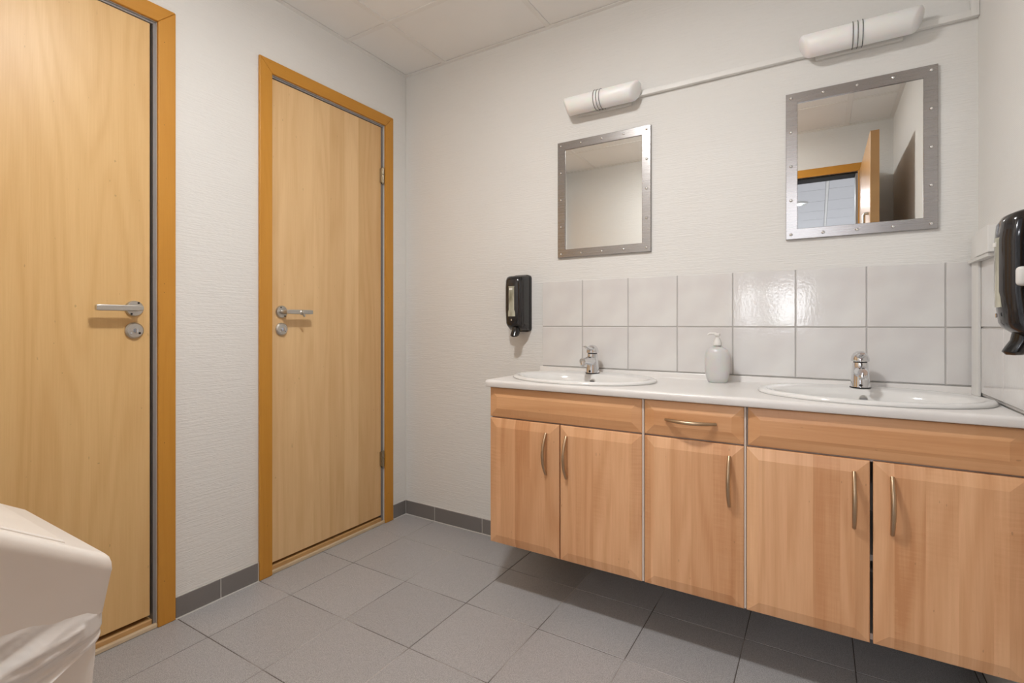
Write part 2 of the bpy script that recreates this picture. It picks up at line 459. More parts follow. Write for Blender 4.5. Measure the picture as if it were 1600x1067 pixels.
# ---------------------------------------------------------------- closed doors in the left wall
def closed_door(name, d, leaf, lever_dir, hinges, label):
    """d = inner casing lines (right y, left y, top z); leaf = (y0,y1,z0,z1)"""
    r = root(name, (0, (d[0]+d[1])/2, 0), label, 'door', kind='structure')
    yr, yl, zt = d; cw = 0.0545; P = 0.013
    # mitred casing: stiles are separate boards
    zo = zt+cw
    MB().prism([(yr, -0.0), (yr+cw, -0.0), (yr+cw, zo), (yr, zt)], 0.0002, P, 'x').build('casing_board', 'casing', r, bevel=0.003)
    MB().prism([(yl, -0.0), (yl-cw, -0.0), (yl-cw, zo), (yl, zt)], 0.0002, P, 'x').build('casing_board', 'casing', r, bevel=0.003)
    MB().prism([(yl, zt), (yr, zt), (yr+cw, zo), (yl-cw, zo)], 0.0002, P, 'x').build('casing_board', 'casing_h', r, bevel=0.003)
    # grey frame lining (jambs + head) then the dark gap
    for a, c in ((yr-0.0085, yr-0.0003), (yl+0.0003, yl+0.0040)):
        MB().box(-0.115, -0.004, a, c, 0.0, zt-0.0085).build('frame_jamb', 'grey_strip', r)
    MB().box(-0.115, -0.004, yl+0.0003, yr-0.0003, zt-0.0082, zt-0.0003).build('frame_head', 'grey_strip', r)
    MB().box(-0.07, -0.052, yl+0.004, yr-0.0085, 0.03, zt-0.0082).build('gap_shade_panel', 'dark_gap', r)  # black panel behind the leaf, painting the shade in the gap around it
    # leaf
    y0, y1, z0, z1 = leaf
    lf = MB().box(-0.049, -0.008, y0, y1, z0, z1, 0.0012).build('door_leaf', 'veneer' if name == 'door_1' else 'veneer_light', r)
    # threshold: pale front lip and brown sill
    MB().box(-0.006, 0.008, yl, yr, 0.0005, 0.0145, 0.002).build('threshold', 'threshold', r)
    MB().box(-0.115, -0.0065, yl+0.0045, yr-0.009, 0.0005, 0.030, 0.003).build('door_sill', 'veneer_sill', r)
    # handle set
    hy = y1-0.0462 if lever_dir < 0 else y0+0.0459
    x = -0.008
    h = MB().lathe((0, 0, 0), [(0, 0.0), (0.026, 0.0), (0.026, 0.005), (0.0235, 0.0085), (0, 0.0085)], 28, 'x')
    for v in h.bm.verts: v.co += Vector((x, hy, 1.0745))
    ho = h.build('rose', 'satin', r, smooth=True)
    lv = MB().cyl((x+0.008, hy, 1.0745), (x+0.047, hy, 1.0745), 0.0095, 0.0085, 20)
    e = hy+lever_dir*0.118
    pr = [(x+0.036, 0.0095), (x+0.052, 0.0095), (x+0.052, -0.0095), (x+0.036, -0.0095)]
    ya, yb = hy-lever_dir*0.008, e
    lv.rings([[(px, y, 1.0745+pz*k) for px, pz in pr] for y, k in ((ya, 0.75), (hy+lever_dir*0.01, 0.95), (yb-lever_dir*0.012, 1.0), (yb, 0.86))], True, True)
    lo = lv.build('lever', 'satin', r, bevel=0.0025)
    if lever_dir > 0:   # small turned snib hanging under the lever
        MBS = MB().lathe((0, 0, 0), [(0, 0), (0.009, 0), (0.011, 0.006), (0.006, 0.011), (0.006, 0.020), (0, 0.022)], 16, 'x').cyl((0.01, 0, 0), (0.012, 0.010, -0.017), 0.0055, 0.0045, 12); sn = MBS.build('snib', 'satin', None, smooth=True); sn.parent = lo; sn.location = Vector((x+0.045, hy+0.062, 1.0725))-org(lo)
    for dy, dz in ((0.010, 0.018), (-0.010, -0.018)) if lever_dir < 0 else ((-0.006, 0.018), (0.012, -0.018)):
        MB().cyl((x+0.0080, hy+dy, 1.0745+dz), (x+0.0092, hy+dy, 1.0745+dz), 0.0032, n=12).build('screw_hole', 'hole', ho)
    k = MB().lathe((0, 0, 0), [(0, 0.0), (0.0265, 0.0), (0.0265, 0.006), (0.022, 0.011), (0, 0.0115)], 28, 'x')
    for v in k.bm.verts: v.co += Vector((x, hy, 1.0022))
    ko = k.build('lock_rose', 'satin', r, smooth=True)
    MB().box(x+0.011, x+0.026, hy-0.0022, hy+0.0022, 1.0022-0.008, 1.0022+0.008, 0.0015, 2).cyl((x+0.010, hy, 1.0022), (x+0.014, hy, 1.0022), 0.0075, n=16).build('thumb_turn', 'chrome', ko)
    MB().cyl((x+0.0105, hy+0.012, 0.9935), (x+0.0122, hy+0.012, 0.9935), 0.0034 if lever_dir < 0 else 0.0018, n=12).build('screw_hole', 'hole', ko)
    MB().cyl((x+0.0105, hy-0.012, 0.9935), (x+0.0125, hy-0.012, 0.9935), 0.0026, n=12).build('screw', 'chrome', ko)
    for z in hinges:
        hg = MB().cyl((0.004, yr-0.0105, z-0.038), (0.004, yr-0.0105, z+0.002), 0.0065, n=16).cyl((0.004, yr-0.0105, z+0.004), (0.004, yr-0.0105, z+0.036), 0.0065, n=16)
        hg.ball((0.004, yr-0.0105, z+0.037), 0.0055).ball((0.004, yr-0.0105, z-0.040), 0.0055)
        hg.box(-0.0095, 0.003, yr-0.022, yr-0.006, z-0.036, z+0.034).build('hinge', 'hinge', r, smooth=True)
    # nail dimples in the casing
    for z in (0.15, 0.62, 1.13, 1.16, 1.7, 1.98):
        MB().cyl((P-0.0005, yr+0.018, z), (P+0.0004, yr+0.018, z), 0.0011, n=8).build('nail_head', 'hole', r)
    return r
closed_door('door_1', D1, (D1[1]+0.006, -1.2162, 0.045, 2.0335), -1, (), 'large beech veneer door at the left edge behind the waste bin')
closed_door('door_2', D2, (-0.7798, -0.1731, 0.042, 2.0325), 1, (1.785, 0.335), 'narrower beech veneer door in orange casing nearest the corner')

# ---------------------------------------------------------------- open door behind the camera (seen in the mirror)
r = root('door_3', (OX1, -L, 0), 'open wooden door standing into the room, reflected in right mirror', 'door', kind='structure')
cw = 0.0545; y0, y1 = -L, -L+0.011
MB().prism([(OX0, 0), (OX0-cw, 0), (OX0-cw, OZ+cw), (OX0, OZ)], y0, y1, 'y').build('casing_board', 'casing', r, bevel=0.003)
MB().prism([(OX1, 0), (OX1+cw, 0), (OX1+cw, OZ+cw), (OX1, OZ)], y0, y1, 'y').build('casing_board', 'casing', r, bevel=0.003)
MB().prism([(OX0, OZ), (OX1, OZ), (OX1+cw, OZ+cw), (OX0-cw, OZ+cw)], y0, y1, 'y').build('casing_board', 'casing_x', r, bevel=0.003)
MB().box(OX0, OX1, -L-0.12, -L-0.004, OZ-0.012, OZ-0.0005).build('frame_head', 'dark_gap', r)
MB().box(OX0+0.0005, OX0+0.012, -L-0.12, -L-0.004, 0, OZ-0.012).build('frame_jamb', 'grey_strip', r)
MB().box(OX1-0.012, OX1-0.0005, -L-0.12, -L-0.004, 0, OZ-0.012).build('frame_jamb', 'grey_strip', r)
lf = MB().box(2.142, 2.182, -2.02, -1.205, 0.012, 2.035, 0.0015).build('door_leaf', 'veneer_x', r)
pts = [(2.142, -1.30, 1.62), (2.126, -1.30, 1.62), (2.120, -1.30, 1.612), (2.120, -1.30, 1.16), (2.126, -1.30, 1.15), (2.142, -1.30, 1.15)]
MB().tube(pts, 0.008, 12).build('pull_handle', 'satin', r, smooth=True)

# ---------------------------------------------------------------- hallway beyond the doorway
HY = -9.0; HC = 2.49
h = MB().box(-0.9, 3.9, HY, -L-0.131, -0.06, -0.001).build('floor.001', 'hall_floor'); tag(h, 'pale smooth floor of the hallway beyond the doorway', 'floor', kind='structure')
h = MB().box(-1.0, -0.9, HY, -L-0.12, -0.06, HC+0.1).build('wall_hall_left', 'hall_wall'); tag(h, 'white hallway side wall on the far left beyond the doorway', 'wall', kind='structure')
h = MB().box(3.9, 4.0, HY, -L-0.12, -0.06, HC+0.1).build('wall_hall_right', 'hall_wall'); tag(h, 'white hallway side wall on the far right beyond the doorway', 'wall', kind='structure')
h = MB().box(-1.0, -0.12, -L-0.12, -L, -0.06, HC+0.1).box(W+0.12, 4.0, -L-0.12, -L, -0.06, HC+0.1).box(-1.0, 4.0, -L-0.118, -L, CH+0.1, HC+0.1).build('wall_hall_near', 'hall_wall'); tag(h, 'white hallway wall beside the washroom doorway', 'wall', kind='structure')
b = MB(); wx = (0.55, 1.75); wz = (0.95, 1.8)
b.box(-1.0, wx[0], HY-0.12, HY, -0.06, HC+0.1); b.box(wx[1], 4.0, HY-0.12, HY, -0.06, HC+0.1); b.box(wx[0], wx[1], HY-0.12, HY, -0.06, wz[0]); b.box(wx[0], wx[1], HY-0.12, HY, wz[1], HC+0.1)
h = b.build('wall_hall_end', 'hall_wall'); tag(h, 'white end wall of the hallway with a daylit window', 'wall', kind='structure')
wn = root('window_1', ((wx[0]+wx[1])/2, HY-0.06, wz[0]), 'daylit window at the far end of the hallway', 'window', kind='structure')
fr = MB().box(wx[0], wx[1], HY-0.09, HY-0.03, wz[0], wz[0]+0.04).box(wx[0], wx[1], HY-0.09, HY-0.03, wz[1]-0.04, wz[1])
for x in (wx[0], 0.82, wx[1]-0.04): fr.box(x, x+(0.3 if x == 0.82 else 0.04), HY-0.09, HY-0.03, wz[0]+0.04, wz[1]-0.04)
fr.build('window_frame', 'white_plastic', wn)
for a, c in ((wx[0]+0.04, 0.82), (1.12, wx[1]-0.04)):
    MB().box(a, c, HY-0.065, HY-0.055, wz[0]+0.04, wz[1]-0.04).build('pane', 'daylight', wn)
hc = MB().box(-1.0, 4.0, HY, -L-0.12, HC+0.016, HC+0.1).build('ceiling.001', 'grid_metal'); tag(hc, 'bright white panelled hallway ceiling reflected in the right mirror', 'ceiling', kind='structure')
hx = [-0.9, -0.41, 0.79, 1.99, 3.19, 3.9]; hys = [-2.18]+[-2.62-0.6*j for j in range(11)]
for x in hx[1:-1]: MB().box(x-0.012, x+0.012, HY, -L-0.12, HC-0.001, HC+0.014).build('grid_bar', 'grid_metal', hc)
for i in range(len(hx)-1):
    for j in range(len(hys)-1):
        slab_tile(hx[i]+0.014, hx[i+1]-0.014, hys[j+1]+0.006, hys[j]-0.006, HC+0.0, HC+0.012, 'hall_panel', hc, 'ceiling_panel', 0.004)

# ================================================================= WALL TILES
def tile_skin(parent, side):
    if side == 'back':
        MB().box(0.8425, W, -0.005, 0, 0.8345, 1.2135).build('grout_bed', 'wall_grout', parent)
        xs = [0.8425, 1.0375, 1.2405, 1.4390, 1.6405, 1.8440, 2.0480, 2.2480, 2.3165]
        for a, c in zip(xs, xs[1:]):
            for z0, z1 in ((0.8375, 1.0105), (1.0145, 1.2135)):
                slab_tile(a+(0.0020 if a > 0.85 else 0), c-0.0020, -0.0082, -0.003, z0, z1, 'wall_tile', parent, r=0.0014)
    else:
        MB().box(W-0.005, W, -1.08, -0.0085, 0.815, 1.2135).build('grout_bed', 'wall_grout', parent)
        ys = [-0.012, -0.075, -0.276, -0.477, -0.678, -0.879, -1.08]
        for a, c in zip(ys, ys[1:]):
            for z0, z1 in ((0.8225, 1.0105), (1.0155, 1.2135)):
                slab_tile(W-0.0082, W-0.003, c+0.0012, a-0.0012, z0, z1, 'wall_tile', parent, r=0.0014)
tile_skin(wb, 'back'); tile_skin(wr, 'right')

# ================================================================= VANITY
F = -0.44
def raised(x0, x1, z0, z1, yf=F):
    b = MB()
    def ring(i, y): return [(x0+i, y, z0+i), (x1-i, y, z0+i), (x1-i, y, z1-i), (x0+i, y, z1-i)]
    b.rings([ring(0.0015, yf+0.020), ring(0, yf+0.0185), ring(0, yf+0.0095), ring(0.0012, yf+0.0078), ring(0.004, yf+0.0068), ring(0.031, yf+0.0004), ring(0.0325, yf)], True, True)
    return b
def bow(cx, cz, vertical, parent):
    """arched bow pull, 150 mm"""
    n = 20; pts = []; rad = []
    for i in range(n+1):
        t = -1+2*i/n
        d = 0.026*(1-t*t)+0.0
        if vertical: pts.append((cx, F-0.003-d, cz+t*0.073))
        else: pts.append((cx+t*0.074, F-0.003-d, cz))
        rad.append(0.0060-0.0012*t*t)
    return MB().tube(pts, rad, 12, 1.0).build('handle', 'champagne', parent, smooth=True)
def cabinet(name, x0, x1, label, fronts):
    r = root(name, ((x0+x1)/2, -0.21, 0.197), label, 'cabinet', 'wall-hung washroom cabinet units')
    b = MB(); t = 0.016; zb, zt = 0.200, 0.7835; yf, yb = F+0.021, -0.012
    b.box(x0, x0+t, yf, yb, zb, zt); b.box(x1-t, x1, yf, yb, zb, zt); b.box(x0+t, x1-t, yf, yb, zb, zb+t)
    b.box(x0+t, x1-t, yb-0.006, yb, zb+t, zt); b.box(x0+t, x1-t, yf, yf+0.07, 0.664, 0.680)
    b.build('body', 'melamine', r)
    MB().box(x0+t+0.0005, x1-t-0.0005, yf+0.014, yb-0.007, 0.40, 0.416).build('shelf', 'melamine', r)
    for kind, a, c, z0, z1, hd in fronts:
        f = raised(a, c, z0, z1).build(kind, 'alder_h' if kind != 'door' else 'alder', r, bevel=0)
        if hd: bow(hd[0], hd[1], hd[2], f)
    return r
def edge_strip(x0, x1, parent):
    MB().box(x0, x1, F+0.006, F+0.0208, 0.201, 0.783).build('side_edge', 'melamine', parent)
DZ0, DZ1, PZ0, PZ1 = 0.197, 0.6685, 0.6735, 0.7825
cabinet('sink_cabinet', 0.8435, 1.4315, 'wall-hung two-door cabinet under the left basin, at the free end',
        [('fascia', 0.8425, 1.4285, PZ0, PZ1, None), ('door', 0.8425, 1.1335, DZ0, DZ1, (1.086, 0.5635, True)), ('door', 1.1375, 1.4285, DZ0, DZ1, (1.1655, 0.5615, True))])
dc = cabinet('drawer_cabinet', 1.4325, 1.7315, 'narrow cabinet with one drawer and one door, between the basins',
        [('drawer', 1.4365, 1.7280, PZ0, PZ1, (1.5795, 0.7265, False)), ('door', 1.4365, 1.7280, DZ0, DZ1, (1.6895, 0.5640, True))])
edge_strip(1.4292, 1.4357, dc); edge_strip(1.7288, 1.7338, dc)
cabinet('sink_cabinet', 1.7325, 2.3235, 'wall-hung two-door cabinet under the right basin, beside the right wall',
        [('fascia', 1.7380, 2.3225, PZ0, PZ1, None), ('door', 1.7345, 2.0265, DZ0, DZ1, (1.992, 0.5650, True)), ('door', 2.0335, 2.3225, DZ0, DZ1, (2.0722, 0.5635, True))])

# worktop with postformed front and upstand
ZT = 0.8125
r = root('countertop', (1.58, -0.23, 0.787), 'long white laminate washbasin worktop with a low upstand', 'countertop')
X0, X1 = 0.8355, W-0.0085
poly = [(-0.455+0.010-0.010*math.sin(math.pi/2*(1-k/6)), ZT-0.010+0.010*math.cos(math.pi/2*(1-k/6))) for k in range(7)]
poly += [(-0.026, ZT), (-0.0225, ZT+0.0015), (-0.021, ZT+0.005), (-0.021, 0.830), (-0.019, 0.8335), (-0.0005, 0.8335), (-0.0005, 0.786), (-0.449, 0.786), (-0.4535, 0.788), (-0.455, 0.792)]
b = MB(); b.prism(poly, X0, X1, 'x')
top = b.build('board', 'worktop', r)
SA, SB = 0.262, 0.178; SX = (1.135, 2.03); SY = -0.240
cs = []
for cx in SX:
    cb = MB(); cb.rings([[(cx+SA*math.cos(a)*1.0, SY+SB*math.sin(a), z) for a in [2*math.pi*i/64 for i in range(64)]] for z in (0.7, 0.9)], True, True)
    c = cb.build('cutter', 'hole'); cs.append(c)
bpy.context.view_layer.update()
cut(top, cs)
top.data.materials.clear(); top.data.materials.append(M['worktop'])
for p in top.data.polygons: p.use_smooth = True
top.data.set_sharp_from_angle(angle=math.radians(35))
MB().tube([(X0+0.004, -0.0235, ZT+0.0006), (X1, -0.0235, ZT+0.0006)], 0.0016, 6).build('silicone_bead', 'white_plastic', r)

# washbasins
def basin(cx, label):
    r = root('washbasin', (cx, SY, ZT), label, 'washbasin', 'oval drop-in washbasins')
    N = 72; A, B = 0.284, 0.200
    def ring(a, b_, z, dy=0): return [(cx+a*math.cos(t), SY+dy+b_*math.sin(t), z) for t in [2*math.pi*i/N for i in range(N)]]
    Z = ZT
    rs = [ring(A-0.022, B-0.018, Z-0.004), ring(A-0.022, B-0.018, Z+0.0004), ring(A-0.002, B-0.002, Z+0.0004), ring(A, B, Z+0.003), ring(A-0.002, B-0.002, Z+0.008),
          ring(A-0.008, B-0.007, Z+0.0115), ring(A-0.017, B-0.014, Z+0.0125), ring(A-0.026, B-0.022, Z+0.0115), ring(A-0.032, B-0.034, Z+0.009, -0.008),
          ring(A-0.040, B-0.055, Z+0.007, -0.020), ring(A-0.046, B-0.062, Z+0.002, -0.023), ring(A-0.052, B-0.067, Z-0.012, -0.024), ring(A-0.062, B-0.074, Z-0.045, -0.025),
          ring(A-0.085, B-0.090, Z-0.085, -0.026), ring(A-0.125, B-0.112, Z-0.112, -0.026), ring(A-0.190, B-0.150, Z-0.124, -0.026), ring(0.022, 0.022, Z-0.128, -0.026)]
    b = MB(); b.rings(rs, False, True); bo = b.build('bowl', 'porcelain', r, smooth=True, angle=60)
    s = bo.modifiers.new('thick', 'SOLIDIFY'); s.thickness = 0.006; s.offset = -1
    MB().lathe((cx, SY-0.026, Z-0.1278), [(0.0, 0.004), (0.006, 0.004), (0.008, 0.0015), (0.020, 0.002), (0.022, 0.0)], 24).build('drain', 'chrome', r, smooth=True)
    yb = SY-0.0245+B-0.069
    MB().cyl((cx+0.001, yb+0.004, Z-0.0215), (cx+0.001, yb-0.0045, Z-0.0225), 0.0125, 0.0115, 24).build('overflow_ring', 'satin', r)
    MB().cyl((cx+0.001, yb-0.0035, Z-0.0225), (cx+0.001, yb-0.0052, Z-0.0225), 0.0095, n=20).build('overflow_hole', 'grey_strip' if cx > 1.5 else 'hole', r)
    return r
basin(SX[0], 'white oval washbasin on the left, nearest the black wall dispenser')
basin(SX[1], 'white oval washbasin on the right, beside the right wall')

# faucets
def faucet():
    x, y, z = SX[0]-0.020, -0.083, ZT+0.0085
    r = root('faucet', (x, y, z), 'chrome mixer tap at the rear of the left washbasin', 'faucet', 'chrome mixer taps')
    MB().lathe((x, y, z), [(0.0, 0), (0.0285, 0), (0.0285, 0.003), (0.027, 0.0035), (0, 0.0036)], 28, sy=1.08).build('base_ring', 'hole', r, smooth=True)
    b = MB()
    prof = [(0.0, 0.0035), (0.0275, 0.0035), (0.0265, 0.014), (0.0245, 0.034), (0.0228, 0.056), (0.0215, 0.074), (0.0205, 0.080), (0, 0.081)]
    rr = []
    for q, (rad, h) in enumerate(prof):
        rr.append((rad, h))
    b.lathe((x, y, z), rr, 32, sy=1.12)
    b.build('body', 'chrome', r, smooth=True)
    # spout: thick at the body, necking to the aerator, pointing at the bowl (-y)
    sp = MB()
    n = 12; rs = []
    for i in range(n+1):
        t = i/n; yy = y-0.006-0.098*t; zz = z+0.050+0.012*t-0.006*t*t
        hw = 0.0195*(1-t)+0.0125*t; hh = 0.021*(1-t)+0.0105*t
        rs.append([(x+hw*math.copysign(abs(math.cos(a))**0.8, math.cos(a)), yy, zz+hh*math.sin(a)) for a in [2*math.pi*k/24 for k in range(24)]])
    sp.rings(rs, True, True).build('spout', 'chrome', r, smooth=True, angle=50)
    MB().lathe((x, y-0.094, z+0.034), [(0.0, 0.0), (0.0105, 0.0), (0.0118, 0.002), (0.0118, 0.012), (0.0105, 0.015), (0.0105, 0.022)], 24).build('aerator', 'chrome', r, smooth=True)
    MB().lathe((x, y, z+0.080), [(0, 0), (0.0185, 0), (0.0185, 0.004), (0, 0.0041)], 28, sy=1.1).build('collar', 'hole', r, smooth=True)
    cp = MB().lathe((x, y-0.001, z+0.0842), [(0, 0), (0.0245, 0.0), (0.0252, 0.004), (0.0235, 0.015), (0.0185, 0.025), (0.010, 0.031), (0, 0.033)], 32, sy=1.1).build('cap', 'chrome', r, smooth=True)
    lv = MB(); rs = []
    for i in range(9):
        t = i/8; yy = y-0.012-0.066*t; zz = z+0.098+0.014*t
        hw = 0.014*(1-t)+0.0075*t; hh = 0.009*(1-t)+0.003*t
        rs.append([(x+hw*math.cos(a), yy, zz+hh*math.sin(a)) for a in [2*math.pi*k/16 for k in range(16)]])
    lv.rings(rs, True, True).build('lever', 'chrome', r, smooth=True)
    MB().ball((x, y-0.0262, z+0.0915), 0.0034, (1, 0.6, 1), 10).build('temperature_mark', 'red_dot', cp)
    MB().cyl((x, y-0.0295, z+0.010), (x, y-0.0325, z+0.0095), 0.0045, 0.0038, 16).build('rod_hole', 'hole', r)
    return r
f1 = faucet()
f2 = copy_tree(f1); f2.location.x = SX[1]-0.004; f2['label'] = 'chrome mixer tap at the rear of the right washbasin'

# soap bottle
bx, by = 1.600, -0.092
r = root('soap_bottle', (bx, by, ZT), 'frosted white pump soap bottle standing on the worktop between basins', 'bottle')
prof = [(0.0, 0), (0.028, 0), (0.0325, 0.003), (0.0385, 0.020), (0.0425, 0.042), (0.0435, 0.065), (0.0432, 0.090), (0.0415, 0.106), (0.0350, 0.118), (0.0220, 0.127), (0.0135, 0.130), (0.0130, 0.134), (0, 0.134)]
MB().lathe((bx, by, ZT), prof, 40, sy=0.62).build('bottle_body', 'bottle', r, smooth=True, angle=60)
MB().lathe((bx, by, ZT), [(0, 0.134), (0.0145, 0.134), (0.0145, 0.146), (0.0125, 0.149), (0.0095, 0.158), (0.0085, 0.162), (0, 0.162)], 28).build('collar', 'white_plastic', r, smooth=True)
hd = MB().cyl((bx, by, ZT+0.162), (bx, by, ZT+0.170), 0.0045, n=16)
hd.box(bx-0.009, bx+0.009, by-0.009, by+0.009, ZT+0.168, ZT+0.178, 0.003, 2)
hd.tube([(bx-0.004, by-0.001, ZT+0.1755), (bx-0.024, by-0.004, ZT+0.1765), (bx-0.029, by-0.005, ZT+0.1745), (bx-0.031, by-0.005, ZT+0.1715)], [0.005, 0.004, 0.0036, 0.0034], 10)
hd.build('pump_head', 'white_plastic', r, smooth=True)

# ================================================================= MIRRORS
def mirror():
    x0, x1, z0, z1 = 0.9195, 1.3355, 1.3160, 1.8270
    r = root('mirror', ((x0+x1)/2, 0, z0), 'rectangular steel-framed wall mirror on the left, below the smaller-looking lamp', 'mirror', 'riveted steel-framed mirrors')
    f = 0.036; yf = -0.012
    b = MB()
    def ring(i, y): return [(x0+i, y, z0+i), (x1-i, y, z0+i), (x1-i, y, z1-i), (x0+i, y, z1-i)]
    b.rings([ring(0, -0.0005), ring(0, yf+0.0015), ring(0.0015, yf), ring(f-0.001, yf), ring(f, yf+0.001), ring(f, -0.006)])
    fr = b.build('frame', 'steel', r)
    MB().box(x0+f-0.004, x1-f+0.004, -0.0072, -0.002, z0+f-0.004, z1-f+0.004).build('glass', 'mirror', r)
    ri = MB().lathe((0, 0, 0), [(0.0052, 0), (0.0048, 0.0018), (0.0030, 0.0034), (0, 0.0040)], 14, '-y').build('rivet', 'rivet', None, smooth=True); ri.parent = fr
    e = 0.0165; first = True; pts = []
    for i in range(5): pts += [(x0+e+(x1-x0-2*e)*i/4, z1-e), (x0+e+(x1-x0-2*e)*i/4, z0+e)]
    for i in range(1, 4): pts += [(x0+e, z0+e+(z1-z0-2*e)*i/4), (x1-e, z0+e+(z1-z0-2*e)*i/4)]
    for px, pz in pts:
        o = ri if first else ri.copy()
        if not first: COL.objects.link(o); o.parent = fr
        first = False
        o.location = Vector((px, yf, pz))-org(fr)
    return r
m1 = mirror(); m1['label'] = 'steel-framed wall mirror on the left, above the basin nearest the black dispenser'
m2 = copy_tree(m1); m2.location.x += 0.8940; m2.location.z += 0.004
m2['label'] = 'steel-framed wall mirror on the right, reflecting the open doorway'

# ================================================================= WALL LAMPS
def wall_lamp():
    cx, cy, cz, R, HL = 1.136, -0.056, 1.956, 0.0375, 0.1690
    r = root('wall_lamp', (cx, 0, cz), 'white opal glass tube wall lamp above the left mirror', 'wall lamp', 'opal tube wall lamps')
    b = MB(); N = 40; rings = []
    def tilt(a): return 0.017*(1-math.sin(a+0.6))      # top-front reaches further than the bottom-back
    for s, k, rr_ in ((-1, 1.0, 0.05), (-1, 1.0, 0.75), (-1, 0.99, 0.93), (-1, 0.97, 1.0), (1, 0.97, 1.0), (1, 0.99, 0.93), (1, 1.0, 0.75), (1, 1.0, 0.05)):
        rings.append([(cx+s*(HL*k-tilt(a)*(rr_ if rr_ > 0.1 else 0)-(0.014 if rr_ <= 0.1 else 0)), cy+R*rr_*math.cos(a), cz+R*rr_*math.sin(a)) for a in [2*math.pi*i/N for i in range(N)]])
    b.rings(rings, True, True).build('glass_shade', 'opal', r, smooth=True, angle=50)
    MB().box(cx-0.120, cx+0.120, -0.016, -0.0005, cz-0.033, cz+0.030, 0.002).box(cx-0.03, cx+0.03, -0.022, -0.015, cz-0.02, cz+0.02).build('back_plate', 'white_plastic', r)
    for i in range(3):
        x = cx-0.016+0.013*i
        pts = [(x, cy+(R+0.0022)*math.cos(a), cz+(R+0.0022)*math.sin(a)) for a in [math.radians(40)+math.radians(285)*k/30 for k in range(31)]]
        pts = [(x+0.004, cy+0.034, cz+0.040)]+pts+[(x, -0.012, cz-0.030)]
        MB().tube(pts, 0.0013, 8).build('wire_clip', 'clip_wire', r, smooth=True)
    return r
l1 = wall_lamp()
l2 = copy_tree(l1); l2.location.x += 0.8870; l2.location.z += 0.006
l2['label'] = 'white opal glass tube wall lamp above the right mirror'

# cable channel along the wall and up the corner
r = root('cable_channel', (1.26, 0, 1.95), 'thin white cable channel from the lamps to the right corner', 'cable channel')
MB().box(1.258, 2.308, -0.018, -0.0005, 1.9485, 1.9695, 0.0015).build('horizontal_run', 'trunking', r)
MB().box(2.3045, 2.3245, -0.019, -0.0005, 1.9485, CH-0.002, 0.0015).build('vertical_run', 'trunking', r)

# corner trunking and junction box on the right wall
r = root('pipe_trunking', (2.31, -0.04, ZT), 'white vertical trunking in the corner behind the right washbasin', 'trunking')
MB().prism([(W-0.009, -0.0215), (W-0.020, -0.0215), (W-0.020, -0.030), (W-0.0145, -0.0705), (W-0.009, -0.0705)], 0.8135, 1.2045, 'z').build('trunk', 'trunking', r)
r = root('junction_box', (2.31, -0.1, 1.205), 'white chamfered junction box in the corner above the tiles', 'box')
MB().prism([(W-0.0005, -0.0005), (W-0.018, -0.0085), (W-0.030, -0.125), (W-0.030, -0.235), (W-0.0005, -0.235)], 1.2145, 1.286, 'z').build('cover', 'trunking', r, bevel=0.002)
MB().box(W-0.027, W-0.009, -0.225, -0.014, 1.2050, 1.2140).build('base', 'white_plastic', r)

